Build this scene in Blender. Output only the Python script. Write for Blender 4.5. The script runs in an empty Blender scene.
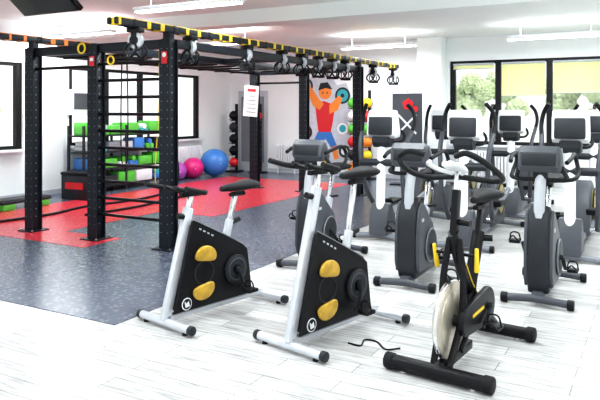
import bpy, bmesh, math, random
from mathutils import Vector, Matrix, Euler
random.seed(4)
V = Vector
# ------------------------------------------------------------------ materials
MATS = {}
def mat(name, col, rough=0.5, metal=0.0, var=0.08, vscale=12.0, bump=0.0, emis=0.0, spec=0.5, coat=0.0):
    if name in MATS: return MATS[name]
    m = bpy.data.materials.new(name); m.use_nodes = True
    nt = m.node_tree; b = nt.nodes['Principled BSDF']
    tc = nt.nodes.new('ShaderNodeTexCoord')
    n = nt.nodes.new('ShaderNodeTexNoise'); n.inputs['Scale'].default_value = vscale; n.inputs['Detail'].default_value = 3
    nt.links.new(tc.outputs['Object'], n.inputs['Vector'])
    r = nt.nodes.new('ShaderNodeMix'); r.data_type = 'RGBA'
    r.inputs['A'].default_value = tuple(min(1, c*(1-var)) for c in col)+(1,)
    r.inputs['B'].default_value = tuple(min(1, c*(1+var)) for c in col)+(1,)
    nt.links.new(n.outputs['Fac'], r.inputs['Factor'])
    nt.links.new(r.outputs['Result'], b.inputs['Base Color'])
    b.inputs['Roughness'].default_value = rough; b.inputs['Metallic'].default_value = metal
    b.inputs['Coat Weight'].default_value = coat; b.inputs['Specular IOR Level'].default_value = spec
    if bump > 0:
        bp = nt.nodes.new('ShaderNodeBump'); bp.inputs['Strength'].default_value = bump; bp.inputs['Distance'].default_value = 0.01
        nt.links.new(n.outputs['Fac'], bp.inputs['Height']); nt.links.new(bp.outputs['Normal'], b.inputs['Normal'])
    if emis > 0:
        b.inputs['Emission Color'].default_value = tuple(col)+(1,); b.inputs['Emission Strength'].default_value = emis
    MATS[name] = m; return m

M_black = mat('black_paint', (0.006,0.006,0.008), 0.4, spec=0.25)
M_rubber = mat('black_rubber', (0.010,0.010,0.012), 0.6, bump=0.1, vscale=80, spec=0.25)
M_dgrey = mat('dark_grey_plastic', (0.024,0.027,0.033), 0.45, spec=0.3)
M_grey = mat('grey_plastic', (0.07,0.075,0.088), 0.4, spec=0.35)
M_mgrey = mat('mid_grey_plastic', (0.20,0.215,0.24), 0.4, spec=0.35)
M_lgrey = mat('light_grey_plastic', (0.48,0.50,0.54), 0.35)
M_silver = mat('silver_paint', (0.62,0.64,0.68), 0.28, 0.45)
M_chrome = mat('chrome', (0.75,0.75,0.78), 0.18, 1.0)
M_white = mat('white_plastic', (0.76,0.77,0.80), 0.35)
M_gold = mat('gold_flywheel', (0.58,0.36,0.05), 0.35, 0.3, var=0.5, vscale=16)
M_yellow = mat('yellow_paint', (0.80,0.56,0.02), 0.4)
M_olive = mat('olive_gold_plastic', (0.34,0.28,0.10), 0.4)
M_orange = mat('orange_paint', (0.85,0.25,0.03), 0.4)
M_red = mat('red_paint', (0.65,0.015,0.025), 0.4)
M_blue = mat('blue_vinyl', (0.05,0.20,0.55), 0.3)
M_teal = mat('teal_paint', (0.03,0.38,0.45), 0.4)
M_green = mat('green_plastic', (0.10,0.48,0.06), 0.4)
M_pink = mat('pink_vinyl', (0.62,0.02,0.2), 0.3)
M_purple = mat('purple_vinyl', (0.40,0.08,0.42), 0.4)
M_steel = mat('rig_steel', (0.009,0.012,0.018), 0.42, 0.0, spec=0.3)
M_wall = mat('wall_paint', (0.84,0.87,0.88), 0.8, var=0.015, vscale=3)
M_artgrey = mat('mural_grey', (0.33,0.35,0.4), 0.7, var=0.3, vscale=9)
M_artlight = mat('mural_light', (0.55,0.58,0.64), 0.7, var=0.25, vscale=9)
M_ceil = mat('ceiling_paint', (0.84,0.88,0.88), 0.85, var=0.015, vscale=3)
M_frame = mat('window_frame_dark', (0.010,0.010,0.012), 0.4, spec=0.25)
M_light = mat('lamp_diffuser', (1,1,1), 0.5, emis=6.0)
M_leaf = mat('leaf', (0.42,0.50,0.30), 0.8, var=0.5, vscale=2.5)
M_leafp = mat('leaf_pale', (0.6,0.7,0.48), 0.8, var=0.5, vscale=2.5)  # paler leaf copy: washed-out window brightness put into the colour
M_bark = mat('bark', (0.12,0.08,0.05), 0.9, bump=0.5)
M_grass = mat('grass', (0.62,0.66,0.58), 0.9, var=0.3, vscale=2)
M_brown = mat('bronze_flywheel', (0.5,0.46,0.38), 0.3, 0.6)
M_screen = mat('screen_glass', (0.012,0.014,0.018), 0.2, spec=0.35)

def glass():
    m = bpy.data.materials.new('window_glass'); m.use_nodes = True; nt = m.node_tree; nt.nodes.clear()
    o = nt.nodes.new('ShaderNodeOutputMaterial'); mx = nt.nodes.new('ShaderNodeMixShader'); mx.inputs[0].default_value = 0.05
    t = nt.nodes.new('ShaderNodeBsdfTransparent'); g = nt.nodes.new('ShaderNodeBsdfGlossy'); g.inputs['Roughness'].default_value = 0.02
    nt.links.new(t.outputs[0], mx.inputs[1]); nt.links.new(g.outputs[0], mx.inputs[2]); nt.links.new(mx.outputs[0], o.inputs[0])
    return m
M_glass = glass()
def blind():
    m = bpy.data.materials.new('roller_blind_fabric'); m.use_nodes = True; nt = m.node_tree; nt.nodes.clear()
    o = nt.nodes.new('ShaderNodeOutputMaterial'); mx = nt.nodes.new('ShaderNodeMixShader'); mx.inputs[0].default_value = 0.65
    tc = nt.nodes.new('ShaderNodeTexCoord'); w = nt.nodes.new('ShaderNodeTexWave'); w.inputs['Scale'].default_value = 40
    c = nt.nodes.new('ShaderNodeMix'); c.data_type = 'RGBA'
    c.inputs['A'].default_value = (0.95,0.95,0.66,1); c.inputs['B'].default_value = (0.92,0.93,0.6,1)
    nt.links.new(tc.outputs['Object'], w.inputs['Vector']); nt.links.new(w.outputs['Fac'], c.inputs['Factor'])
    a = nt.nodes.new('ShaderNodeBsdfDiffuse'); t = nt.nodes.new('ShaderNodeBsdfTranslucent')
    nt.links.new(c.outputs['Result'], a.inputs[0]); nt.links.new(c.outputs['Result'], t.inputs[0])
    nt.links.new(a.outputs[0], mx.inputs[1]); nt.links.new(t.outputs[0], mx.inputs[2]); nt.links.new(mx.outputs[0], o.inputs[0])
    return m
M_blind = blind()
def plank():
    m = bpy.data.materials.new('white_plank_floor'); m.use_nodes = True; nt = m.node_tree; b = nt.nodes['Principled BSDF']
    tc = nt.nodes.new('ShaderNodeTexCoord')
    br = nt.nodes.new('ShaderNodeTexBrick'); br.inputs['Scale'].default_value = 1.0
    br.inputs['Brick Width'].default_value = 1.2; br.inputs['Row Height'].default_value = 0.15
    br.inputs['Mortar Size'].default_value = 0.0035; br.inputs['Mortar Smooth'].default_value = 0.3
    br.inputs['Color1'].default_value = (0.70,0.695,0.695,1); br.inputs['Color2'].default_value = (0.52,0.515,0.515,1)
    br.inputs['Mortar'].default_value = (0.22,0.22,0.22,1); br.offset = 0.37
    nt.links.new(tc.outputs['Object'], br.inputs['Vector'])
    mp = nt.nodes.new('ShaderNodeMapping'); mp.inputs['Scale'].default_value = (1.6, 20, 1)
    nt.links.new(tc.outputs['Object'], mp.inputs['Vector'])
    n = nt.nodes.new('ShaderNodeTexNoise'); n.inputs['Scale'].default_value = 2.0; n.inputs['Detail'].default_value = 6; n.inputs['Roughness'].default_value = 0.68
    nt.links.new(mp.outputs[0], n.inputs['Vector'])
    cr = nt.nodes.new('ShaderNodeValToRGB'); cr.color_ramp.elements[0].position = 0.33; cr.color_ramp.elements[0].color = (0.42,0.415,0.41,1)
    cr.color_ramp.elements[1].position = 0.56; cr.color_ramp.elements[1].color = (1,1,1,1)
    nt.links.new(n.outputs['Fac'], cr.inputs[0])
    mx = nt.nodes.new('ShaderNodeMix'); mx.data_type = 'RGBA'; mx.blend_type = 'MULTIPLY'; mx.inputs['Factor'].default_value = 0.9
    nt.links.new(br.outputs['Color'], mx.inputs['A']); nt.links.new(cr.outputs[0], mx.inputs['B'])
    nt.links.new(mx.outputs['Result'], b.inputs['Base Color']); b.inputs['Roughness'].default_value = 0.3; b.inputs['Specular IOR Level'].default_value = 0.4
    return m
M_plank = plank()
def rubberfloor(name, c1, c2, rough=0.33):
    m = bpy.data.materials.new(name); m.use_nodes = True; nt = m.node_tree; b = nt.nodes['Principled BSDF']
    tc = nt.nodes.new('ShaderNodeTexCoord')
    v = nt.nodes.new('ShaderNodeTexVoronoi'); v.inputs['Scale'].default_value = 20
    nt.links.new(tc.outputs['Object'], v.inputs['Vector'])
    cr = nt.nodes.new('ShaderNodeValToRGB'); cr.color_ramp.elements[0].position = 0.12; cr.color_ramp.elements[0].color = c2+(1,)
    cr.color_ramp.elements[1].position = 0.48; cr.color_ramp.elements[1].color = c1+(1,)
    nt.links.new(v.outputs['Distance'], cr.inputs[0]); nt.links.new(cr.outputs[0], b.inputs['Base Color'])
    bp = nt.nodes.new('ShaderNodeBump'); bp.inputs['Strength'].default_value = 0.28; bp.inputs['Distance'].default_value = 0.004
    nt.links.new(v.outputs['Distance'], bp.inputs['Height']); nt.links.new(bp.outputs['Normal'], b.inputs['Normal'])
    b.inputs['Roughness'].default_value = rough
    return m
M_rblue = rubberfloor('blue_grey_rubber', (0.085,0.10,0.138), (0.17,0.19,0.235), 0.27)
M_rred = rubberfloor('red_rubber', (0.56,0.035,0.055), (0.68,0.10,0.12), 0.27)

# ------------------------------------------------------------------ builder
class Thing:
    def __init__(s, name, loc=(0,0,0), rz=0.0, single=False):
        s.name=name; s.loc=loc; s.rz=rz; s.single=single; s.parts={}
    def _add(s, part, m, bm):
        if s.single: part='body'
        if part not in s.parts: s.parts[part]=(bmesh.new(),[])
        bmp, mats = s.parts[part]
        if m not in mats: mats.append(m)
        i = mats.index(m)
        bmesh.ops.recalc_face_normals(bm, faces=bm.faces[:])
        for f in bm.faces: f.material_index=i; f.smooth=True
        t=bpy.data.meshes.new('t'); bm.to_mesh(t); bm.free(); bmp.from_mesh(t); bpy.data.meshes.remove(t)
    def box(s, part, m, c, size, rot=None, bevel=0.0, seg=2):
        bm=bmesh.new(); bmesh.ops.create_cube(bm,size=1)
        bmesh.ops.scale(bm,vec=size,verts=bm.verts)
        if bevel>0: bmesh.ops.bevel(bm,geom=bm.edges[:],offset=bevel,segments=seg,affect='EDGES',profile=0.5)
        M=Matrix.Translation(V(c))
        if rot is not None: M=M@Euler(rot).to_matrix().to_4x4()
        bmesh.ops.transform(bm,matrix=M,verts=bm.verts); s._add(part,m,bm)
    def beam(s, part, m, p1, p2, w, h, bevel=0.006, up=(0,0,1)):
        p1=V(p1);p2=V(p2);d=(p2-p1);L=d.length;d.normalize();up=V(up)
        if abs(d.dot(up))>0.98: up=V((1,0,0))
        y=up.cross(d).normalized(); z=d.cross(y)
        bm=bmesh.new(); bmesh.ops.create_cube(bm,size=1); bmesh.ops.scale(bm,vec=(L,w,h),verts=bm.verts)
        if bevel>0: bmesh.ops.bevel(bm,geom=bm.edges[:],offset=bevel,segments=2,affect='EDGES',profile=0.5)
        M=Matrix((d,y,z)).transposed().to_4x4(); M.translation=(p1+p2)/2
        bmesh.ops.transform(bm,matrix=M,verts=bm.verts); s._add(part,m,bm)
    def cyl(s, part, m, p1, p2, r1, r2=None, seg=20, bevel=0.0):
        p1=V(p1);p2=V(p2);d=p2-p1;L=d.length
        bm=bmesh.new(); bmesh.ops.create_cone(bm,cap_ends=True,segments=seg,radius1=r1,radius2=r1 if r2 is None else r2,depth=L)
        if bevel>0:
            es=[e for e in bm.edges if len(e.link_faces)==2 and any(len(f.verts)>4 for f in e.link_faces)]
            bmesh.ops.bevel(bm,geom=es,offset=bevel,segments=2,affect='EDGES',profile=0.5)
        M=d.to_track_quat('Z','Y').to_matrix().to_4x4(); M.translation=(p1+p2)/2
        bmesh.ops.transform(bm,matrix=M,verts=bm.verts); s._add(part,m,bm)
    def tube(s, part, m, pts, r, seg=10, closed=False, sub=6, ry=None):
        pts=[V(p) for p in pts]; n=len(pts); P=[]
        def g(i):
            if closed: return pts[i%n]
            if i<0: return pts[0]*2-pts[1]
            if i>=n: return pts[-1]*2-pts[-2]
            return pts[i]
        for i in range(n if closed else n-1):
            a,b,c,d=g(i-1),g(i),g(i+1),g(i+2)
            for k in range(sub):
                t=k/sub
                P.append(0.5*((2*b)+(c-a)*t+(2*a-5*b+4*c-d)*t*t+(3*b-a-3*c+d)*t**3))
        if not closed: P.append(pts[-1])
        N=len(P); bm=bmesh.new(); rings=[]; prev=None
        for i in range(N):
            if closed: T=(P[(i+1)%N]-P[i-1])
            else: T=P[min(i+1,N-1)]-P[max(i-1,0)]
            T.normalize()
            if prev is None:
                ref=V((0,0,1)) if abs(T.z)<0.9 else V((0,1,0))
                nn=(ref-T*ref.dot(T)).normalized()
            else: nn=(prev-T*prev.dot(T)).normalized()
            prev=nn; bb=T.cross(nn)
            rr=r[0]+(r[1]-r[0])*i/(N-1) if isinstance(r,tuple) else r
            r2=rr if ry is None else ry
            rings.append([bm.verts.new(P[i]+nn*rr*math.cos(2*math.pi*j/seg)+bb*r2*math.sin(2*math.pi*j/seg)) for j in range(seg)])
        for i in range(N if closed else N-1):
            A=rings[i];B=rings[(i+1)%N]
            for j in range(seg): bm.faces.new((A[j],A[(j+1)%seg],B[(j+1)%seg],B[j]))
        if not closed: bm.faces.new(rings[0]); bm.faces.new(rings[-1][::-1])
        s._add(part,m,bm)
    def prism(s, part, m, poly, y0, y1, bevel=0.0, seg=3):
        bm=bmesh.new(); a=[bm.verts.new((x,y0,z)) for x,z in poly]; f=bm.faces.new(a)
        r=bmesh.ops.extrude_face_region(bm,geom=[f])
        bmesh.ops.translate(bm,vec=(0,y1-y0,0),verts=[v for v in r['geom'] if isinstance(v,bmesh.types.BMVert)])
        bmesh.ops.recalc_face_normals(bm,faces=bm.faces[:])
        if bevel>0:
            es=[e for e in bm.edges if any(len(f.verts)==len(poly) for f in e.link_faces)]
            bmesh.ops.bevel(bm,geom=es,offset=bevel,segments=seg,affect='EDGES',profile=0.5)
        s._add(part,m,bm)
    def loft(s, part, m, secs, seg=20, e=1.0):
        bm=bmesh.new(); R=[]
        for (x,cz,hy,hz) in secs:
            ring=[]
            for j in range(seg):
                a=2*math.pi*j/seg; c=math.cos(a); q=math.sin(a)
                ring.append(bm.verts.new((x,hy*math.copysign(abs(c)**e,c),cz+hz*math.copysign(abs(q)**e,q))))
            R.append(ring)
        for i in range(len(R)-1):
            for j in range(seg): bm.faces.new((R[i][j],R[i][(j+1)%seg],R[i+1][(j+1)%seg],R[i+1][j]))
        bm.faces.new(R[0]); bm.faces.new(R[-1][::-1]); s._add(part,m,bm)
    def ball(s, part, m, c, r, sc=(1,1,1), seg=24):
        bm=bmesh.new(); bmesh.ops.create_uvsphere(bm,u_segments=seg,v_segments=seg//2,radius=r)
        bmesh.ops.scale(bm,vec=sc,verts=bm.verts); bmesh.ops.translate(bm,vec=c,verts=bm.verts); s._add(part,m,bm)
    def ring(s, part, m, c, R, r, axis='y', seg=28):
        pts=[]
        for i in range(seg):
            a=2*math.pi*i/seg; x,y=R*math.cos(a),R*math.sin(a)
            pts.append(V(c)+(V((x,0,y)) if axis=='y' else V((x,y,0)) if axis=='z' else V((0,x,y))))
        s.tube(part,m,pts,r,seg=8,closed=True,sub=1)
    def done(s):
        root=None
        if not s.single:
            root=bpy.data.objects.new(s.name,None); bpy.context.collection.objects.link(root)
            root.location=s.loc; root.rotation_euler=(0,0,s.rz); root.empty_display_size=0.2
        for k,(bm,mats) in s.parts.items():
            me=bpy.data.meshes.new(s.name if s.single else k); bm.to_mesh(me); bm.free()
            for m in mats: me.materials.append(m)
            me.set_sharp_from_angle(angle=math.radians(38))
            o=bpy.data.objects.new(s.name if s.single else k, me); bpy.context.collection.objects.link(o)
            if s.single: o.location=s.loc; o.rotation_euler=(0,0,s.rz); root=o
            else: o.parent=root
        return root

# ------------------------------------------------------------------ room frame
ANG=math.radians(-29); C=V((-1.87,17.35,0))
U=V((math.cos(ANG),math.sin(ANG),0)); VV=V((-math.sin(ANG),math.cos(ANG),0))
def P(a,b,z=0): return C+U*a-VV*b+V((0,0,z))
def room(name, single=True): return Thing(name,C,ANG,single)   # local x=a, y=-b
H=3.2
t=room('floor'); t.box('f',M_plank,(6.5,-8.5,-0.05),(14,18,0.1)); t.done()
t=room('floor_rubber_blue'); t.box('f',M_rblue,(3.25,-5.36,0.003),(6.5,10.7,0.006)); t.done()
t=room('floor_rubber_red')
t.box('f',M_rred,(2.1,-5.2,0.0065),(2.2,7.4,0.007)); t.box('f',M_rred,(3.7,-3.95,0.0065),(1.0,4.9,0.007)); t.box('f',M_rred,(3.7,-8.6,0.0065),(1.0,0.6,0.007)); t.done()
t=room('ceiling')
t.box('c',M_ceil,(6.5,-7.5,H+0.05),(14,15.6,0.1))
t.done()
t=room('trim_ceiling_beam'); t.box('c',M_ceil,(6.7,-5.4,H-0.11),(13.4,0.4,0.22)); t.done()
t=room('wall_left')
for (y0,y1) in ((-1.3,0.0),(-6.45,-5.4),(-15,-9.6)): t.box('w',M_wall,(-0.1,(y0+y1)/2,1.675),(0.2,y1-y0,1.55))
t.box('w',M_wall,(-0.1,-7.5,0.45),(0.2,15,0.9)); t.box('w',M_wall,(-0.1,-7.5,2.825),(0.2,15,0.75)); t.done()
t=room('wall_back')
t.box('w',M_wall,(2.875,0.1,H/2),(6.15,0.2,H)); t.box('w',M_wall,(9.6,0.1,0.425),(7.3,0.2,0.85))
t.box('w',M_wall,(9.6,0.1,2.94),(7.3,0.2,0.52)); t.box('w',M_wall,(12.8,0.1,1.765),(0.9,0.2,1.83)); t.done()
t=room('column_wall'); t.box('w',M_wall,(5.6,-0.2,1.6),(0.55,0.4,3.2),bevel=0.01); t.done()
t=room('baseboard_back'); t.box('w',M_lgrey,(2.6,-0.01,0.05),(5.2,0.02,0.1)); t.done()
t=room('baseboard_left'); t.box('w',M_lgrey,(0.01,-7,0.05),(0.02,13,0.1)); t.done()
t=room('window_1')
x0=5.95; x1=12.2; z0,z1=0.85,2.68
def win_x(t,x0,x1,z0,z1,n,y,fr=0.07):
    t.box('f',M_frame,((x0+x1)/2,y,z0+fr/2),(x1-x0,0.08,fr)); t.box('f',M_frame,((x0+x1)/2,y,z1-fr/2),(x1-x0,0.08,fr))
    for i in range(n+1):
        x=x0+(x1-x0)*i/n; x=min(max(x,x0+fr*0.8),x1-fr*0.8)
        t.box('f',M_frame,(x,y,(z0+z1)/2),(fr*1.7,0.09,z1-z0))
    t.box('f',M_glass,((x0+x1)/2,y,(z0+z1)/2),(x1-x0,0.006,z1-z0-0.02))
win_x(t,x0,x1,z0,z1,6,0.08)
t.box('s',M_white,((x0+x1)/2,-0.06,z0-0.02),(x1-x0,0.24,0.04))
t.done()
for i in range(6):
    t=room('roller_blind')
    xa=x0+(x1-x0)*i/6+0.08; xb=x0+(x1-x0)*(i+1)/6-0.08
    low=[2.5,1.9,1.95,1.9,1.9,1.9][i]
    t.box('b',M_blind,((xa+xb)/2,0.01,(z1-0.06+low)/2),(xb-xa,0.004,z1-0.06-low))
    t.cyl('b',M_lgrey,(xa,0.01,z1-0.08),(xb,0.01,z1-0.08),0.025); t.cyl('b',M_lgrey,(xa,0.01,low),(xb,0.01,low),0.01); t.done()
def win_y(t,y0,y1,z0,z1,n,x,fr=0.06):
    for z in (z0+fr/2,z1-fr/2): t.box('f',M_frame,(x,(y0+y1)/2,z),(0.08,y1-y0,fr))
    for i in range(n+1):
        y=y0+(y1-y0)*i/n; y=min(max(y,y0+fr*0.9),y1-fr*0.9)
        t.box('f',M_frame,(x,y,(z0+z1)/2),(0.09,fr*1.8,z1-z0))
    t.box('f',M_glass,(x,(y0+y1)/2,(z0+z1)/2),(0.006,y1-y0,z1-z0-0.02))
    t.box('s',M_white,(0.06,(y0+y1)/2,z0-0.02),(0.22,y1-y0,0.04))
t=room('window_2'); win_y(t,-5.4,-1.3,0.9,2.45,4,-0.08); t.done()
t=room('window_3'); win_y(t,-9.6,-6.45,0.9,2.45,3,-0.08); t.done()
def radiator(cx,cy,L,along='x'):
    t=room('radiator')
    k=int(L/0.07)
    for i in range(k):
        o=-L/2+0.035+i*0.07
        c=(cx+o,cy,0.45) if along=='x' else (cx,cy+o,0.45)
        t.box('r',M_white,c,(0.05,0.09,0.56) if along=='x' else (0.09,0.05,0.56),bevel=0.012,seg=1)
    for z in (0.2,0.7):
        a=(cx-L/2,cy,z) if along=='x' else (cx,cy-L/2,z); b=(cx+L/2,cy,z) if along=='x' else (cx,cy+L/2,z)
        t.cyl('r',M_white,a,b,0.022)
    for s_ in (-1,1):
        c=(cx+s_*L*0.4,cy,0.1) if along=='x' else (cx,cy+s_*L*0.4,0.1)
        t.box('r',M_white,c,(0.03,0.03,0.2))
    t.done()
radiator(7.2,-0.12,2.2); radiator(10,-0.12,2.2); radiator(1.8,-0.1,0.6); radiator(0.12,-2.0,1.2,'y')
def lamp(a,b,L=1.7,pw=52):
    t=Thing('linear_ceiling_lamp',P(a,b,2.9),ANG)
    t.box('housing',M_white,(0,0,0.04),(L,0.16,0.05),bevel=0.01)
    t.box('diffuser',M_light,(0,0,0.005),(L-0.06,0.12,0.02),bevel=0.004)
    for x in (-L*0.35,L*0.35): t.cyl('hanger',M_lgrey,(x,0,0.06),(x,0,0.3),0.006,seg=8)
    t.done()
    for up in (0,1):  # the upward light is a fill added to brighten the ceiling
        l=bpy.data.lights.new('lamp_and_fill_light','AREA'); l.shape='RECTANGLE'; l.size=L-0.1; l.size_y=0.12; l.energy=16 if up else pw; l.color=(0.94,0.99,1.0)
        o=bpy.data.objects.new('lamp_and_fill_light',l); o.location=P(a,b,2.885 if not up else 2.975); o.rotation_euler=(math.pi*up,0,ANG); bpy.context.collection.objects.link(o)
for (x,y,pw) in ((-1.45,8.3,50),(1.63,13.6,55),(4.6,11.74,50),(0.7,6.1,40),(3.2,6.4,40),(-3.9,11.4,55),(-0.9,4.2,22),(1.6,3.0,18),(-2.6,5.2,34),(4.9,8.2,50),(-1.6,13.0,55),(0.5,1.0,15)):  # fixtures beyond the view are added to brighten the room
    w_=V((x,y,0))-C; lamp(w_.dot(U),-w_.dot(VV),1.7,pw)
t=Thing('ceiling_monitor',P(2.62,8.15,3.10),ANG)
t.box('casing',M_black,(0,0,0),(1.15,0.07,0.42),rot=(0.9,0,0),bevel=0.012)
t.box('screen',M_screen,(0,-0.032,-0.026),(1.08,0.012,0.36),rot=(0.9,0,0))
for x in (-0.3,0.3): t.box('rear_bracket',M_dgrey,(x,0.05,0.04),(0.05,0.05,0.12))
t.done()
t=room('ground_outside'); t.box('g',M_grass,(4,0,-0.35),(90,90,0.2)); t.done()
def tree(a,b,h,m):
    t=Thing('tree',P(a,b,-0.25),0); t.cyl('trunk',M_bark,(0,0,0),(0,0,h*0.6),0.12,0.06)
    for i in range(9):
        bm=bmesh.new(); r=random.uniform(0.5,1.0)*h/4.5; bmesh.ops.create_icosphere(bm,subdivisions=4,radius=r)
        for v in bm.verts: v.co*=1+random.uniform(-0.14,0.14)
        bmesh.ops.translate(bm,vec=(random.uniform(-1,1)*h/3.5,random.uniform(-1,1)*h/3.5,h*random.uniform(0.4,0.9)),verts=bm.verts); t._add('crown',m,bm)
    t.done()
for (a,b,h,m) in ((8,-11,3.4,M_leaf),(12.5,-12,3.8,M_leaf),(17,-11,3.4,M_leaf),(4,-13,3.5,M_leaf),(-16,2,2.4,M_leafp),(-19,7,2.8,M_leafp),(-15,-3,2.4,M_leafp),(-17,12,2.4,M_leafp)): tree(a,b,h,m)

# ------------------------------------------------------------------ training rig
t=room('functional_training_rig',False)
AS=(2.8,3.95,5.1); B0,B1=8.46,3.1; HT=2.42
for b in (B0,B1):
    for a in AS:
        t.box('post',M_steel,(a,-b,HT/2),(0.10,0.13,HT),bevel=0.006)
        for s_ in (-1,1):
            t.box('post',M_steel,(a,-b+s_*0.068,HT/2),(0.155,0.014,HT-0.02))
        t.box('base_plate',M_steel,(a,-b,0.016),(0.28,0.28,0.014),bevel=0.004)
        for dx in (-0.11,0.11):
            for dy in (-0.11,0.11): t.cyl('base_plate',M_chrome,(a+dx,-b+dy,0.02),(a+dx,-b+dy,0.04),0.012,seg=8)
        z=0.2
        while z<HT-0.1:
            for dx in (-0.045,0.045): t.cyl('post_holes',M_mgrey,(a+dx,-b-0.0755,z),(a+dx,-b-0.0765,z),0.006,seg=8)
            t.cyl('post_holes',M_mgrey,(a+0.05,-b,z),(a+0.051,-b,z),0.009,seg=8)
            z+=0.1
    t.beam('top_beam',M_steel,(AS[0],-b,HT-0.06),(AS[2],-b,HT-0.06),0.07,0.11)
    t.tube('pull_up_bar',M_black,[(AS[0],-b,HT-0.28),(AS[1],-b,HT-0.28)],0.02,sub=1)
for a in AS: t.beam('top_beam',M_steel,(a,-B0,HT-0.05),(a,-B1,HT-0.05),0.07,0.1)
t.beam('top_beam',M_steel,(AS[0],-5.8,HT-0.05),(AS[2],-5.8,HT-0.05),0.06,0.08)
for i in range(9):
    b=B0-0.5-i*0.5
    t.tube('monkey_bar',M_black,[(AS[0],-b,HT-0.1),(AS[1],-b,HT-0.1)],0.017,sub=1)
z=0.32
while z<2.2:
    t.tube('ladder_rung',M_black,[(AS[1],-B0,z),(AS[2],-B0,z)],0.019,sub=1); z+=0.205
for a,mm in ((5.1,M_yellow),(2.8,M_orange)):
    for dx in (-0.05,0.05): t.beam('track_rail',M_steel,(a+dx,-9.35,HT+0.105),(a+dx,-1.1,HT+0.105),0.035,0.07,0.004)
    for dx in (-0.05,0.05): t.beam('track_stripe',mm,(a+dx,-9.34,HT+0.142),(a+dx,-1.12,HT+0.142),0.03,0.012,0.001)
    b=9.3; k=0
    while b>1.1:
        t.box('track_clamp',mm if k%3!=1 else M_black,(a,-b,HT+0.105),(0.145,random.uniform(0.03,0.08),0.082),bevel=0.006); b-=0.22; k+=1
    for b in (8.46,6.8,5.2,3.1): t.box('track_bracket',M_steel,(a,-b,HT+0.04),(0.1,0.08,0.09))
t.box('label',M_red,(3.95,-B0-0.077,2.2),(0.08,0.006,0.12)); t.box('label',M_white,(3.95,-B0-0.081,2.22),(0.05,0.004,0.04))
t.box('label',M_red,(5.1,-B0-0.077,2.2),(0.08,0.006,0.14)); t.cyl('label',M_white,(5.1,-B0-0.078,2.23),(5.1,-B0-0.083,2.23),0.028)
t.ring('hook',M_yellow,(3.8,-B0-0.1,2.36),0.06,0.012); t.ring('hook',M_yellow,(4.25,-B0-0.06,2.2),0.05,0.01)
t.done()
def susp(b):
    t=Thing('suspension_trainer',P(5.1,b,HT+0.07),ANG+random.uniform(-.3,.3))
    t.box('trolley',M_black,(0,0,-0.03),(0.16,0.11,0.05),bevel=0.008)
    t.cyl('pulley',M_lgrey,(0,-0.03,-0.14),(0,0.03,-0.14),0.09,bevel=0.012)
    t.cyl('pulley',M_black,(0,-0.045,-0.14),(0,0.045,-0.14),0.05)
    t.box('pulley_cheek',M_black,(0,0,-0.08),(0.06,0.1,0.14),bevel=0.01)
    for s_ in (-1,1):
        t.tube('strap',M_black,[(0,0.02*s_,-0.14),(0.09*s_,0.03*s_,-0.2),(0.12*s_,0.03*s_,-0.27),(0.05*s_,0.04*s_,-0.33),(-0.03*s_,0.03*s_,-0.24),(0.0,0.02*s_,-0.15)],0.014)
        t.tube('strap_tail',M_dgrey,[(0.02*s_,0.03*s_,-0.15),(0.06*s_,0.05*s_,-0.25),(0.03*s_,0.05*s_,-0.36)],0.010)
        t.cyl('handle',M_rubber,(0.02*s_-0.05,0.05*s_,-0.34),(0.02*s_+0.07,0.05*s_,-0.34),0.02)
    t.ring('carabiner',M_chrome,(0,0,-0.22),0.035,0.007,'x',14)
    t.done()
for b in (9.0,8.07,6.84,5.9,5.3,4.73,4.2,3.68,2.38,1.28): susp(b)
t=Thing('climbing_rope',P(3.4,6.5,0),ANG)
t.tube('rope',M_black,[(0,0,2.36),(0.03,0,1.7),(-0.02,0.02,1.0),(0.05,0,0.5),(0.15,0.05,0.45),(0.12,0.1,0.8),(0.02,0,1.2)],0.018); t.ring('shackle',M_chrome,(0,0,2.33),0.03,0.006); t.done()
t=Thing('resistance_band',P(4.5,7.9,0),ANG)
t.tube('band',M_yellow,[(-0.03,0,2.36),(-0.04,0,1.6),(-0.1,0,0.75),(0,0,0.62),(0.1,0,0.75),(0.04,0,1.6),(0.03,0,2.36)],0.006); t.done()
t=Thing('resistance_band',P(3.0,7.0,0),ANG)
t.tube('band',M_black,[(-0.05,0,2.36),(-0.07,0,1.6),(-0.06,0,0.9),(0,0,0.75),(0.06,0,0.9),(0.07,0,1.6),(0.05,0,2.36)],0.010); t.done()
t=Thing('hanging_poster',P(2.84,3.3,0),ANG)
t.box('sheet',M_white,(0,0,1.78),(0.34,0.012,0.62),rot=(0,0.08,0)); t.box('header',M_red,(0.02,-0.008,2.0),(0.2,0.006,0.06),rot=(0,0.08,0)); t.tube('string',M_black,[(0,0,2.05),(0,0,2.3)],0.004,sub=1)
for i in range(5): t.box('print',M_mgrey,(0,-0.008,1.88-i*0.08),(0.22,0.005,0.012),rot=(0,0.08,0))
t.done()
t=Thing('battle_rope',P(1.9,8.3,0.028),ANG)
t.tube('rope',M_rubber,[(0,0,0),(0.1,0.8,0),(-0.05,1.6,0),(0.1,2.6,0),(0,3.6,0),(0.3,4.2,0),(0.6,3.9,0),(0.55,3,0),(0.7,2,0),(0.6,1,0)],0.02); t.done()
t=Thing('water_bottle',P(2.6,8.95,0.006),0)
t.cyl('body',M_black,(0,0,0),(0,0,0.16),0.035,bevel=0.006); t.cyl('label',M_yellow,(0,0,0.05),(0,0,0.12),0.0365); t.cyl('cap',M_yellow,(0,0,0.16),(0,0,0.2),0.018); t.done()

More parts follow.
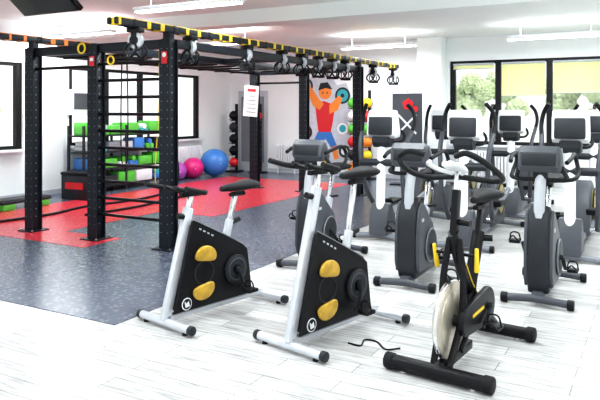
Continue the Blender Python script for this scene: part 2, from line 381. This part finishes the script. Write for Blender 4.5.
# ------------------------------------------------------------------ left wall gear
t=Thing('storage_rack',P(0.42,4.5,0),ANG)
for y in (-1.1,0,1.1):
    for x in (-0.2,0.2): t.box('upright',M_dgrey,(x,y,0.65),(0.04,0.04,1.3))
for z in (0.12,0.45,0.78,1.1): t.box('shelf',M_dgrey,(0,0,z),(0.44,2.24,0.03))
cols=[M_green,M_blue,M_teal,M_blue,M_teal,M_lgrey,M_green,M_dgrey,M_white,M_mgrey]
for z in (0.135,0.465,0.795,1.115):
    y=-1.05
    while y<0.95:
        w_=random.uniform(0.28,0.5); h=random.uniform(0.17,0.26)
        c=random.choice(cols if z<1 else [M_green,M_green,M_teal])
        if random.random()<0.7: t.box('gear',c,(0.03,y+w_/2,z+h/2),(0.34,w_-0.02,h),bevel=0.02)
        else:
            for q in (0,1): t.cyl('gear',c,(-0.17,y+0.08+q*0.12,z+0.055),(0.2,y+0.08+q*0.12,z+0.055),0.055)
            t.cyl('gear',random.choice(cols),(-0.17,y+0.14,z+0.15),(0.2,y+0.14,z+0.15),0.055); w_=0.27
        y+=w_+0.02
t.done()
t=Thing('plyo_box',P(0.95,5.9,0.006),ANG+0.1)
t.box('body',M_dgrey,(0,0,0.22),(0.6,0.5,0.44),bevel=0.02); t.box('lid',M_black,(0,0,0.46),(0.62,0.52,0.06),bevel=0.02); t.box('stripe',M_red,(0,-0.252,0.25),(0.4,0.008,0.12)); t.box('stripe',M_red,(0.302,0,0.25),(0.008,0.3,0.12)); t.done()
for (a,b,c,r) in ((0.9,7.2,M_green,0),(0.9,8.3,M_black,0.2)):
    t=Thing('aerobic_step',P(a,b,0.006),ANG+r)
    t.box('platform',M_dgrey,(0,0,0.13),(0.4,0.95,0.05),bevel=0.02); t.box('mat',M_dgrey,(0,0,0.16),(0.36,0.9,0.015),bevel=0.005)
    for y in (-0.33,0.33):
        t.box('riser',c,(0,y,0.055),(0.38,0.22,0.1),bevel=0.015)
    t.done()
t=Thing('wall_monitor',P(0.04,5.1,1.75),ANG)
t.box('casing',M_white,(0.02,0,0),(0.1,0.75,0.5),bevel=0.02); t.box('screen',M_grey,(0.072,0,0.02),(0.006,0.55,0.32)); t.box('mount',M_dgrey,(-0.03,0,0),(0.05,0.2,0.2)); t.done()
def xball(a,b,r,m):
    t=Thing('exercise_ball',P(a,b,0.006),random.random())
    bm=bmesh.new(); bmesh.ops.create_uvsphere(bm,u_segments=40,v_segments=60,radius=r)
    for v in bm.verts:
        z=v.co.z/r; v.co*=1+0.006*math.sin(z*50)
    bmesh.ops.scale(bm,vec=(1,1,0.97),verts=bm.verts); bmesh.ops.translate(bm,vec=(0,0,r*0.975),verts=bm.verts)
    t._add('shell',m,bm); t.cyl('valve',M_white,(0,-r*0.985,r*0.97),(0,-r*1.01,r*0.97),0.012); t.done()
xball(0.45,2.70,0.21,M_purple); xball(0.5,2.2,0.25,M_pink); xball(0.66,1.58,0.34,M_blue)
def ballrack(a,b,cols,n=5,z0=0.25,dz=0.3,r=0.12):
    t=Thing('medicine_ball_rack',P(a,b,0.006),ANG)
    t.box('base',M_black,(0,0,0.02),(0.34,0.4,0.03),bevel=0.01); t.box('upright',M_black,(0,0.1,(z0+n*dz)/2),(0.06,0.06,z0+n*dz),bevel=0.005)
    for i in range(n):
        z=z0+i*dz
        for s_ in (-1,1): t.tube('cradle',M_black,[(0,0.1,z-0.12),(0.07*s_,0,z-0.13),(0.07*s_,-0.14,z-0.1)],0.01,sub=3)
        t.ball('ball',cols[i%len(cols)],(0,-0.03,z),r); t.ring('ball_seam',M_black,(0,-0.03,z),r+0.001,0.006)
    t.done()
ballrack(0.42,0.4,[M_red,M_black,M_black,M_dgrey,M_black]); ballrack(1.15,0.4,[M_black,M_dgrey,M_black,M_black,M_red])
ballrack(3.78,0.4,[M_orange,M_dgrey,M_red,M_green,M_white,M_green],6); ballrack(4.16,0.42,[M_black,M_yellow,M_orange,M_green,M_red,M_yellow],6)
t=room('door_1'); t.box('d',M_lgrey,(0.75,-0.02,1.05),(0.9,0.04,2.1),bevel=0.005); t.box('d',M_mgrey,(0.75,-0.045,1.1),(0.7,0.01,1.7)); t.cyl('d',M_chrome,(1.12,-0.04,1.05),(1.12,-0.1,1.05),0.012); t.done()
# mural : cartoon athlete pressing weights, painted on the wall
t=Thing('wall_mural',P(2.82,0.0,0),ANG)
def disc(m,x,z,r,y): t.cyl('paint',m,(x,-0.002,z),(x,-y,z),r,seg=36)
def blob(m,pts,y): t.prism('paint',m,pts,-0.002,-y)
blob(M_artlight,[(-0.6,2.1),(-0.35,2.45),(0.15,2.5),(0.35,2.2),(0.6,2.25),(0.78,1.8),(0.62,1.3),(0.76,0.9),(0.64,0.35),(0.2,0.18),(-0.1,0.42),(-0.55,0.35),(-0.72,0.8),(-0.4,1.05),(-0.45,1.35),(-0.72,1.6)],0.008)
disc(M_dgrey,-0.5,2.2,0.19,0.010); disc(M_artgrey,-0.5,2.2,0.14,0.012); disc(M_dgrey,-0.5,2.2,0.05,0.014)
disc(M_dgrey,0.5,1.95,0.2,0.010); disc(M_teal,0.5,1.95,0.15,0.012); disc(M_dgrey,0.5,1.95,0.05,0.014)
blob(M_orange,[(-0.5,2.15),(-0.4,2.22),(-0.12,1.85),(0.0,1.75),(-0.12,1.6),(-0.3,1.7)],0.016)   # raised arm
blob(M_orange,[(0.15,1.72),(0.4,1.95),(0.5,1.88),(0.38,1.6),(0.15,1.5)],0.016)
disc(M_orange,0.03,2.03,0.17,0.017); blob(M_dgrey,[(-0.16,2.08),(-0.1,2.26),(0.1,2.28),(0.23,2.1),(0.05,2.14)],0.02)
disc(M_dgrey,-0.03,2.02,0.02,0.02); disc(M_dgrey,0.09,2.02,0.02,0.02)
blob(M_red,[(-0.25,1.75),(0.0,1.82),(0.3,1.72),(0.24,1.3),(0.18,1.05),(-0.15,1.05),(-0.2,1.35)],0.015)
blob(M_blue,[(-0.17,1.06),(0.2,1.06),(0.34,0.75),(0.2,0.68),(0.04,0.9),(-0.2,0.62),(-0.34,0.72)],0.016)
blob(M_orange,[(-0.34,0.72),(-0.2,0.62),(-0.3,0.4),(-0.42,0.42)],0.016); blob(M_orange,[(0.34,0.75),(0.2,0.68),(0.28,0.4),(0.4,0.42)],0.016)
disc(M_dgrey,-0.5,1.05,0.17,0.011); disc(M_red,-0.5,1.05,0.11,0.013); disc(M_wall,0.5,1.15,0.14,0.013); disc(M_teal,0.5,1.15,0.09,0.015)
disc(M_yellow,0.05,0.4,0.1,0.014); disc(M_dgrey,0.55,0.6,0.15,0.012); disc(M_wall,0.55,0.6,0.09,0.014)
t.done()
t=Thing('advertising_banner',P(5.35,1.1,0),ANG)
t.box('foot',M_black,(0,0,0.02),(0.7,0.3,0.03),bevel=0.01); t.box('pole',M_dgrey,(0,0.03,1.0),(0.03,0.02,2.0))
t.box('sheet',M_grey,(0,0,1.4),(0.66,0.01,1.1)); 
t.cyl('emblem',M_red,(0.02,-0.005,1.72),(0.02,-0.012,1.72),0.13,seg=5); t.cyl('emblem',M_red,(0.18,-0.005,1.62),(0.18,-0.012,1.62),0.06)
for (x0_,z0_,x1_,z1_) in ((-0.2,1.5,0.2,1.1),(-0.2,1.1,0.2,1.5)): t.beam('emblem',M_white,(x0_,-0.01,z0_),(x1_,-0.01,z1_),0.01,0.04,0)
t.box('frame',M_white,(0,0,1.965),(0.7,0.03,0.03)); t.done()

# ------------------------------------------------------------------ machines
def pedal(t,x,y,z,side):
    t.box('pedal',M_black,(x,y,z),(0.1,0.09,0.028),bevel=0.006)
    t.cyl('pedal',M_chrome,(x,y-side*0.06,z),(x,y+side*0.04,z),0.008,seg=8)
    t.tube('toe_strap',M_black,[(x+0.05,y-0.04,z),(x+0.09,y-0.03,z+0.03),(x+0.1,y,z+0.06),(x+0.09,y+0.03,z+0.03),(x+0.05,y+0.04,z)],0.006,seg=6)
    t.tube('toe_strap',M_black,[(x,y-0.045,z),(x+0.01,y-0.03,z+0.07),(x+0.01,y+0.03,z+0.07),(x,y+0.045,z)],0.006,seg=6)
def crank(t,cx,cz,yo,ang,L=0.17,m=M_dgrey):
    for s_ in (1,-1):
        a=ang if s_==1 else ang+math.pi
        ex,ez=cx+L*math.cos(a),cz+L*math.sin(a)
        t.beam('crank_arm',m,(cx,s_*yo,cz),(ex,s_*(yo+0.01),ez),0.018,0.03,0.004,up=(0,1,0))
        pedal(t,ex,s_*(yo+0.07),ez,s_)
    t.cyl('axle',m,(cx,-yo-0.01,cz),(cx,yo+0.01,cz),0.022)
def saddle(t,x,z,s=1.0,m=None):
    m=m or M_rubber
    t.loft('saddle',m,[(x+0.16*s,z-0.005,0.012*s,0.01),(x+0.15*s,z,0.022*s,0.022),(x+0.1*s,z+0.004,0.03*s,0.03),(x+0.03*s,z+0.005,0.042*s,0.034),
        (x-0.03*s,z+0.008,0.075*s,0.038),(x-0.08*s,z+0.014,0.105*s,0.04),(x-0.12*s,z+0.018,0.112*s,0.038),(x-0.15*s,z+0.018,0.095*s,0.03),(x-0.16*s,z+0.018,0.06*s,0.015)])
    t.beam('seat_clamp',M_black,(x-0.07,0,z-0.05),(x+0.05,0,z-0.05),0.05,0.03)
def spin_bike(loc,rz,hb,sz,L=1.0,ca=-1.2):
    t=Thing('spin_bike',loc,rz)
    for x,w_ in ((0,0.29),(-L,0.26)):
        t.cyl('foot',M_silver,(x,-w_,0.045),(x,w_,0.045),0.03)
        for s_ in (-1,1):
            t.cyl('foot_cap',M_dgrey,(x,s_*(w_-0.01),0.045),(x,s_*(w_+0.03),0.045),0.034,bevel=0.006)
            t.cyl('leveller',M_black,(x,s_*(w_-0.06),0),(x,s_*(w_-0.06),0.03),0.02)
    t.beam('base_rail',M_silver,(0,0,0.07),(-L,0,0.07),0.05,0.045)
    top=hb-0.1; sx=-0.29*(top-0.05)/1.07
    t.beam('front_mast',M_silver,(0,0,0.06),(sx,0,top),0.05,0.075,0.012,up=(1,0,0))
    t.beam('handlebar_post',M_chrome,(sx*0.92,0,top*0.92),(sx-0.02,0,hb),0.03,0.045,0.006,up=(1,0,0))
    t.cyl('mast_knob',M_black,(sx+0.03,0,top-0.07),(sx+0.11,0,top-0.05),0.022)
    poly=[(-0.035,0.1),(-0.205,0.76),(-0.235,0.775),(-0.72,0.52),(-0.78,0.47),(-0.83,0.13),(-0.81,0.1)]
    for s_ in (-1,1): t.prism('side_shield',M_black,poly,s_*0.045,s_*0.062,0.004,1)
    for s_ in (-1,1):
        t.tube('shield_edge',M_mgrey,[(-0.215,s_*0.064,0.775),(-0.47,s_*0.064,0.65),(-0.73,s_*0.064,0.515)],0.004,seg=6,sub=2)
        t.tube('shield_edge',M_mgrey,[(-0.81,s_*0.064,0.1),(-0.4,s_*0.064,0.1),(-0.04,s_*0.064,0.1)],0.004,seg=6,sub=2)
    inner=[(-0.06,0.12),(-0.21,0.73),(-0.7,0.49),(-0.8,0.13)]
    t.prism('core',M_dgrey,inner,-0.045,0.045)
    for s_ in (-1,1):
        for (lx,lz,rt) in ((-0.33,0.505,0.15),(-0.31,0.215,-0.15)):
            pts=[]
            for i in range(24):
                a=2*math.pi*i/24; cx_=0.105*math.copysign(abs(math.cos(a))**0.85,math.cos(a)); cz_=0.06*math.copysign(abs(math.sin(a))**0.85,math.sin(a))
                cz_-= 0.9*cx_*cx_*(1 if lz>0.36 else -1)*2.2
                pts.append((lx+cx_*math.cos(rt)-cz_*math.sin(rt),lz+cx_*math.sin(rt)+cz_*math.cos(rt)))
            t.prism('flywheel_lobe',M_gold,pts,s_*0.060,s_*0.088,0.014,3)
        t.cyl('emblem',M_white,(-0.15,s_*0.062,0.155),(-0.15,s_*0.066,0.155),0.046,seg=32); t.cyl('emblem',M_black,(-0.15,s_*0.064,0.155),(-0.15,s_*0.0675,0.155),0.039,seg=32)
        t.prism('emblem',M_white,[(-0.175,0.135),(-0.165,0.175),(-0.145,0.16),(-0.125,0.18),(-0.135,0.13)],s_*0.066,s_*0.069)
        for i in range(4): t.beam('lettering',M_lgrey,(-0.27-0.04*i,s_*0.0635,0.70-0.021*i),(-0.29-0.04*i,s_*0.0635,0.69-0.021*i),0.003,0.012,0)
        t.ring('flywheel_outline',M_dgrey,(-0.32,s_*0.062,0.36),0.09,0.006,seg=32)
    t.cyl('chainring',M_dgrey,(-0.64,0.064,0.33),(-0.64,0.085,0.33),0.115,seg=36,bevel=0.004); t.ring('chainring',M_grey,(-0.64,0.086,0.33),0.085,0.005)
    t.cyl('chainring',M_black,(-0.64,0.06,0.33),(-0.64,0.095,0.33),0.04)
    crank(t,-0.64,0.33,0.11,ca)
    t.beam('seat_tube',M_silver,(-0.56,0,0.45),(-0.64,0,0.72),0.045,0.06,0.01,up=(1,0,0))
    t.beam('seat_post',M_chrome,(-0.62,0,0.65),(-0.70,0,sz-0.05),0.03,0.045,0.006,up=(1,0,0))
    t.cyl('seat_knob',M_black,(-0.65,0,0.69),(-0.74,0,0.71),0.022)
    t.beam('seat_slider',M_black,(-0.64,0,sz-0.055),(-0.8,0,sz-0.055),0.035,0.03)
    saddle(t,-0.72,sz,1.12)
    hx=sx-0.02
    t.beam('handlebar_slider',M_black,(hx-0.08,0,hb),(hx+0.1,0,hb),0.04,0.035)
    for s_ in (-1,1):
        t.tube('handlebar',M_rubber,[(hx+0.02,0,hb+0.02),(hx+0.01,s_*0.12,hb+0.025),(hx+0.03,s_*0.2,hb+0.03),(hx+0.1,s_*0.235,hb+0.045),(hx+0.24,s_*0.24,hb+0.08)],0.019)
        t.tube('inner_grip',M_rubber,[(hx+0.02,s_*0.07,hb+0.025),(hx+0.12,s_*0.07,hb+0.04),(hx+0.2,s_*0.06,hb+0.07)],0.016)
    t.cyl('resistance_knob',M_dgrey,(sx*0.72,0,top*0.74+0.06),(sx*0.72-0.06,0,top*0.74+0.1),0.02)
    t.done()
spin_bike((-0.99,4.77,0.0),math.atan2(-0.76,-0.67),0.96,0.97,ca=-1.9)
spin_bike((-0.07,4.30,0.0),math.atan2(-0.72,-0.656),1.17,1.12,0.98,ca=-1.4)

def cycle_black(loc,rz,L=0.98):
    t=Thing('indoor_cycling_bike',loc,rz)
    t.cyl('front_foot',M_black,(0,-0.3,0.05),(0,0.3,0.05),0.045)
    t.cyl('rear_foot',M_black,(-L,-0.25,0.05),(-L,0.25,0.05),0.042)
    for x,w_ in ((0,0.3),(-L,0.25)):
        for s_ in (-1,1):
            t.cyl('foot_cap',M_rubber,(x,s_*(w_-0.02),0.052),(x,s_*(w_+0.04),0.052),0.05,bevel=0.01)
            t.cyl('leveller',M_chrome,(x,s_*(w_-0.08),0),(x,s_*(w_-0.08),0.03),0.025)
    t.beam('base_rail',M_black,(0.0,0.0,0.065),(-0.5,0.0,0.08),0.06,0.06,0.01)
    t.tube('main_beam',M_black,[(-0.24,0,0.84),(-0.38,0,0.58),(-0.62,0,0.33),(-L,0,0.07)],0.045,ry=0.032,seg=14)
    t.tube('seat_beam',M_black,[(-0.68,0,0.78),(-0.55,0,0.5),(-0.42,0,0.2),(-0.3,0,0.09)],0.042,ry=0.03,seg=14)
    for s_ in (-1,1):
        t.tube('fork',M_black,[(-0.26,s_*0.03,0.8),(-0.24,s_*0.065,0.55),(-0.2,s_*0.065,0.31),(-0.06,s_*0.05,0.07)],0.022,ry=0.014)
        t.tube('frame_stripe',M_yellow,[(-0.37,s_*0.036,0.62),(-0.46,s_*0.036,0.5),(-0.56,s_*0.034,0.40)],0.005,ry=0.004,seg=6)
        t.cyl('bottle_holder',M_yellow,(-0.3,s_*0.13,0.6),(-0.27,s_*0.14,0.75),0.017,0.012,bevel=0.004)
        t.beam('bottle_holder_arm',M_black,(-0.3,0,0.7),(-0.28,s_*0.13,0.7),0.02,0.02)
    t.cyl('flywheel',M_brown,(-0.2,-0.02,0.31),(-0.2,0.02,0.31),0.235,seg=64,bevel=0.006)
    t.cyl('flywheel_face',M_brown,(-0.2,-0.024,0.31),(-0.2,0.024,0.31),0.19,seg=48,bevel=0.004); t.cyl('flywheel_hub',M_black,(-0.2,-0.07,0.31),(-0.2,0.07,0.31),0.035)
    t.ring('flywheel_rim',M_chrome,(-0.2,0,0.31),0.235,0.012,seg=48)
    pl=[(-0.2+0.085*math.cos(math.radians(a)),0.31+0.085*math.sin(math.radians(a))) for a in range(-80,90,20)]+[(-0.56+0.12*math.cos(math.radians(a)),0.33+0.12*math.sin(math.radians(a))) for a in range(90,275,18)]
    t.prism('chain_guard',M_black,pl,0.075,0.115,0.01)
    t.beam('guard_lettering',M_yellow,(-0.27,0.117,0.33),(-0.46,0.117,0.345),0.003,0.02,0)
    crank(t,-0.56,0.33,0.13,-0.5)
    t.beam('handlebar_post',M_black,(-0.25,0,0.78),(-0.3,0,1.1),0.045,0.06,0.01,up=(1,0,0))
    t.beam('handlebar_post_inner',M_chrome,(-0.3,0,1.08),(-0.315,0,1.2),0.03,0.04,0.005,up=(1,0,0))
    t.beam('seat_post',M_black,(-0.66,0,0.74),(-0.72,0,0.94),0.035,0.05,0.008,up=(1,0,0))
    t.cyl('seat_knob',M_black,(-0.68,0.02,0.74),(-0.70,0.09,0.74),0.022); t.cyl('post_knob',M_black,(-0.28,0.02,0.9),(-0.27,0.1,0.9),0.02)
    t.beam('seat_slider',M_black,(-0.62,0,0.945),(-0.84,0,0.945),0.04,0.03); saddle(t,-0.74,1.0,1.05)
    for s_ in (-1,1):
        t.tube('handlebar',M_rubber,[(-0.31,0,1.18),(-0.34,s_*0.1,1.17),(-0.36,s_*0.2,1.16),(-0.31,s_*0.285,1.18),(-0.16,s_*0.3,1.24),(-0.03,s_*0.26,1.31),(0.0,s_*0.18,1.35),(-0.04,s_*0.1,1.33)],0.018)
        t.tube('inner_grip',M_white,[(-0.31,s_*0.03,1.2),(-0.22,s_*0.09,1.23),(-0.1,s_*0.1,1.27),(-0.03,s_*0.06,1.29)],0.014)
    t.box('console',M_white,(-0.24,0,1.25),(0.12,0.11,0.035),rot=(0,-0.35,0),bevel=0.012); t.box('console_screen',M_screen,(-0.242,0,1.269),(0.08,0.08,0.006),rot=(0,-0.35,0))
    t.done()
cycle_black((0.81,3.84,0),math.atan2(-0.78,-0.56))

HV=math.atan2(-0.8746,-0.4848)
def upright_bike(loc,rz):
    t=Thing('upright_exercise_bike',loc,rz)
    for x,w_ in ((0,0.25),(-0.98,0.25)):
        t.tube('foot',M_grey,[(x,-w_,0.045),(x,0,0.06),(x,w_,0.045)],0.032,ry=0.03)
        for s_ in (-1,1): t.cyl('foot_cap',M_black,(x,s_*(w_-0.02),0.043),(x,s_*(w_+0.035),0.043),0.042,bevel=0.008)
    t.beam('base_rail',M_grey,(0,0,0.08),(-0.98,0,0.08),0.09,0.06,0.012)
    pts=[(-0.07,0.09),(-0.03,0.2),(-0.035,0.4),(-0.06,0.6),(-0.10,0.74),(-0.16,0.80),(-0.24,0.77),(-0.36,0.66),(-0.5,0.54),(-0.58,0.42),(-0.6,0.28),(-0.55,0.15),(-0.47,0.09)]
    t.prism('housing',M_dgrey,pts,-0.085,0.085,0.02)
    side=[(x*0.92-0.02,0.06+z*0.88) for x,z in pts]
    for s_ in (-1,1): t.prism('side_cover',M_grey,side,s_*0.08,s_*0.115,0.014)
    for s_ in (-1,1):
        t.cyl('drive_disc',M_dgrey,(-0.38,s_*0.11,0.34),(-0.38,s_*0.13,0.34),0.15,seg=40,bevel=0.006); t.ring('drive_disc_rim',M_mgrey,(-0.38,s_*0.128,0.34),0.15,0.008,seg=40)
        t.beam('logo',M_lgrey,(-0.14,s_*0.117,0.6),(-0.2,s_*0.117,0.6),0.003,0.03,0)
    crank(t,-0.38,0.34,0.15,-2.3)
    t.tube('column',M_lgrey,[(-0.12,0,0.7),(-0.14,0,0.88),(-0.2,0,1.03),(-0.22,0,1.1)],0.045,ry=0.036,seg=14)
    t.beam('console_neck',M_dgrey,(-0.2,0,1.02),(-0.19,0,1.15),0.12,0.05,0.012,up=(1,0,0))
    o=-0.07
    t.prism('console',M_grey,[(-0.14,1.15+o),(-0.08,1.2+o),(-0.09,1.32+o),(-0.15,1.37+o),(-0.2,1.35+o),(-0.31,1.2+o),(-0.29,1.15+o)],-0.17,0.17,0.03)
    t.prism('console_trim',M_lgrey,[(-0.2,1.352+o),(-0.315,1.2+o),(-0.30,1.19+o),(-0.185,1.35+o)],-0.172,0.172,0.004,1)
    t.box('console_screen',M_screen,(-0.262,0,1.285+o),(0.012,0.27,0.13),rot=(0,0.62,0),bevel=0.003)
    t.box('console_back',M_dgrey,(-0.083,0,1.26+o),(0.02,0.27,0.1),rot=(0,-0.1,0),bevel=0.008)
    for s_ in (-1,1):
        t.tube('handlebar',M_rubber,[(-0.2,0,1.02),(-0.22,s_*0.14,1.01),(-0.3,s_*0.25,1.02),(-0.44,s_*0.27,1.06),(-0.5,s_*0.25,1.15),(-0.42,s_*0.24,1.22),(-0.22,s_*0.24,1.2),(-0.08,s_*0.22,1.17)],0.018)
        t.tube('cup_holder',M_dgrey,[(-0.18,s_*0.17,1.12),(-0.24,s_*0.2,1.04)],0.02,sub=2)
    t.beam('seat_tube',M_lgrey,(-0.52,0,0.35),(-0.62,0,0.66),0.06,0.085,0.015,up=(1,0,0))
    t.beam('seat_post',M_chrome,(-0.6,0,0.6),(-0.69,0,0.9),0.04,0.055,0.01,up=(1,0,0))
    t.cyl('seat_lever',M_black,(-0.62,0,0.66),(-0.62,0.1,0.68),0.012); saddle(t,-0.72,0.96,1.35)
    t.done()
upright_bike((0.93,5.80,0),HV); upright_bike((1.93,5.3,0),HV); upright_bike((0.02,6.5,0.0),HV)

def elliptical(loc,rz,ph=0.0):
    t=Thing('elliptical_trainer',loc,rz)
    for x,w_ in ((0,0.32),(-1.85,0.32)):
        t.tube('foot',M_mgrey,[(x,-w_,0.04),(x,0,0.055),(x,w_,0.04)],0.035,ry=0.032)
        for s_ in (-1,1): t.cyl('foot_cap',M_black,(x,s_*(w_-0.01),0.04),(x,s_*(w_+0.04),0.04),0.04,bevel=0.008)
    t.beam('base_rail',M_mgrey,(0,0,0.09),(-1.85,0,0.09),0.11,0.07,0.015)
    t.prism('front_shroud',M_grey,[(0.08,0.07),(0.06,0.3),(-0.02,0.45),(-0.12,0.45),(-0.24,0.28),(-0.3,0.07)],-0.12,0.12,0.025)
    t.tube('column',M_white,[(-0.02,0,0.3),(-0.04,0,0.7),(-0.07,0,1.05),(-0.12,0,1.3)],0.058,ry=0.042,seg=16)
    t.cyl('pivot',M_dgrey,(-0.06,-0.27,0.95),(-0.06,0.27,0.95),0.045)
    # console: light wedge-shaped trim frame, dark back and tilted screen
    t.prism('console',M_white,[(-0.08,1.25),(-0.02,1.29),(-0.04,1.52),(-0.1,1.60),(-0.15,1.59),(-0.25,1.33),(-0.23,1.26)],-0.185,0.185,0.02)
    t.box('console_back',M_dgrey,(-0.018,0,1.405),(0.05,0.31,0.225),rot=(0,-0.07,0),bevel=0.02)
    t.prism('console_pod',M_dgrey,[(-0.05,1.14),(0.0,1.2),(0.0,1.27),(-0.22,1.27),(-0.26,1.2),(-0.18,1.14)],-0.11,0.11,0.02)
    t.box('console_screen',M_screen,(-0.212,0,1.46),(0.012,0.3,0.21),rot=(0,0.38,0),bevel=0.004)
    t.tube('fixed_handle',M_rubber,[(-0.12,-0.02,1.2),(-0.25,-0.16,1.2),(-0.36,-0.19,1.26),(-0.38,-0.12,1.34),(-0.38,0.12,1.34),(-0.36,0.19,1.26),(-0.25,0.16,1.2),(-0.12,0.02,1.2)],0.018)
    t.prism('rear_housing',M_grey,[(-1.15,0.08),(-1.2,0.35),(-1.32,0.62),(-1.5,0.72),(-1.68,0.66),(-1.82,0.45),(-1.88,0.2),(-1.86,0.08)],-0.1,0.1,0.03)
    for s_ in (-1,1):
        t.cyl('crank_disc',M_olive,(-1.5,s_*0.1,0.42),(-1.5,s_*0.125,0.42),0.2,seg=40,bevel=0.006); t.ring('crank_disc_rim',M_black,(-1.5,s_*0.122,0.42),0.2,0.01,seg=40)
        a=ph if s_==1 else ph+math.pi
        ex,ez=-1.5+0.17*math.cos(a),0.42+0.14*math.sin(a)
        sw=0.14*math.cos(a)
        fx,fz=-0.38+sw,0.3
        yy=s_*0.2
        t.beam('pedal_arm',M_mgrey,(ex,yy,ez),(fx,yy,fz),0.05,0.06,0.01)
        t.cyl('crank_pin',M_chrome,(ex,s_*0.11,ez),(ex,s_*0.25,ez),0.02)
        k=0.62; mx,mz=ex+(fx-ex)*k,ez+(fz-ez)*k
        t.prism('foot_plate',M_rubber,[(mx-0.2,mz+0.04),(mx+0.2,mz+0.03),(mx+0.24,mz+0.09),(mx+0.22,mz+0.1),(mx+0.17,mz+0.055),(mx-0.2,mz+0.065)],yy-0.09,yy+0.09,0.006,1)
        t.tube('lower_arm',M_grey,[(fx,s_*0.24,fz),(-0.15+sw*0.4,s_*0.27,0.62),(-0.06,s_*0.27,0.95)],0.03)
        t.cyl('link_pin',M_chrome,(fx,s_*0.17,fz),(fx,s_*0.26,fz),0.022)
        t.tube('moving_arm',M_grey,[(-0.06,s_*0.27,0.95),(-0.1-sw*0.2,s_*0.29,1.15),(-0.24-sw*0.5,s_*0.31,1.33)],0.028)
        t.tube('arm_grip',M_rubber,[(-0.23-sw*0.5,s_*0.31,1.32),(-0.3-sw*0.7,s_*0.32,1.45),(-0.3-sw*0.9,s_*0.29,1.58),(-0.24-sw,s_*0.23,1.67)],0.025)
    t.done()
for (x,y,ph) in ((0.98,8.0,0.6),(1.85,7.42,2.1),(2.84,6.85,1.2),(3.09,9.57,0.2),(4.06,9.0,2.6),(2.2,10.1,1.0)):
    elliptical((x,y,0),HV,ph)
t=Thing('power_cable',(0.33,4.45,0.006),0); t.tube('cable',M_black,[(0,0,0),(0.08,-0.05,0),(0.12,0.06,0),(0.2,0.02,0),(0.24,-0.12,0),(0.34,-0.1,0)],0.006,seg=6); t.done()

# ------------------------------------------------------------------ world, sun, camera
sc=bpy.context.scene
wd=bpy.data.worlds.new('World'); sc.world=wd; wd.use_nodes=True
bg=wd.node_tree.nodes['Background']; bg.inputs[0].default_value=(0.94,0.97,1.0,1); bg.inputs[1].default_value=1.15
s=bpy.data.lights.new('sun','SUN'); s.energy=3; s.angle=0.3; so=bpy.data.objects.new('sun',s); so.rotation_euler=(math.radians(40),0,math.radians(20)); bpy.context.collection.objects.link(so)
cam=bpy.data.cameras.new('camera'); cam.sensor_width=36; cam.lens=39; cam.shift_y=-0.15
co=bpy.data.objects.new('camera',cam); co.location=(0,0,1.6); co.rotation_euler=(math.radians(90),0,0); bpy.context.collection.objects.link(co); sc.camera=co
sc.view_settings.view_transform='Standard'; sc.view_settings.look='None'; sc.view_settings.exposure=0.25
try: sc.view_settings.look='Medium High Contrast'
except Exception as e: print('look',e)
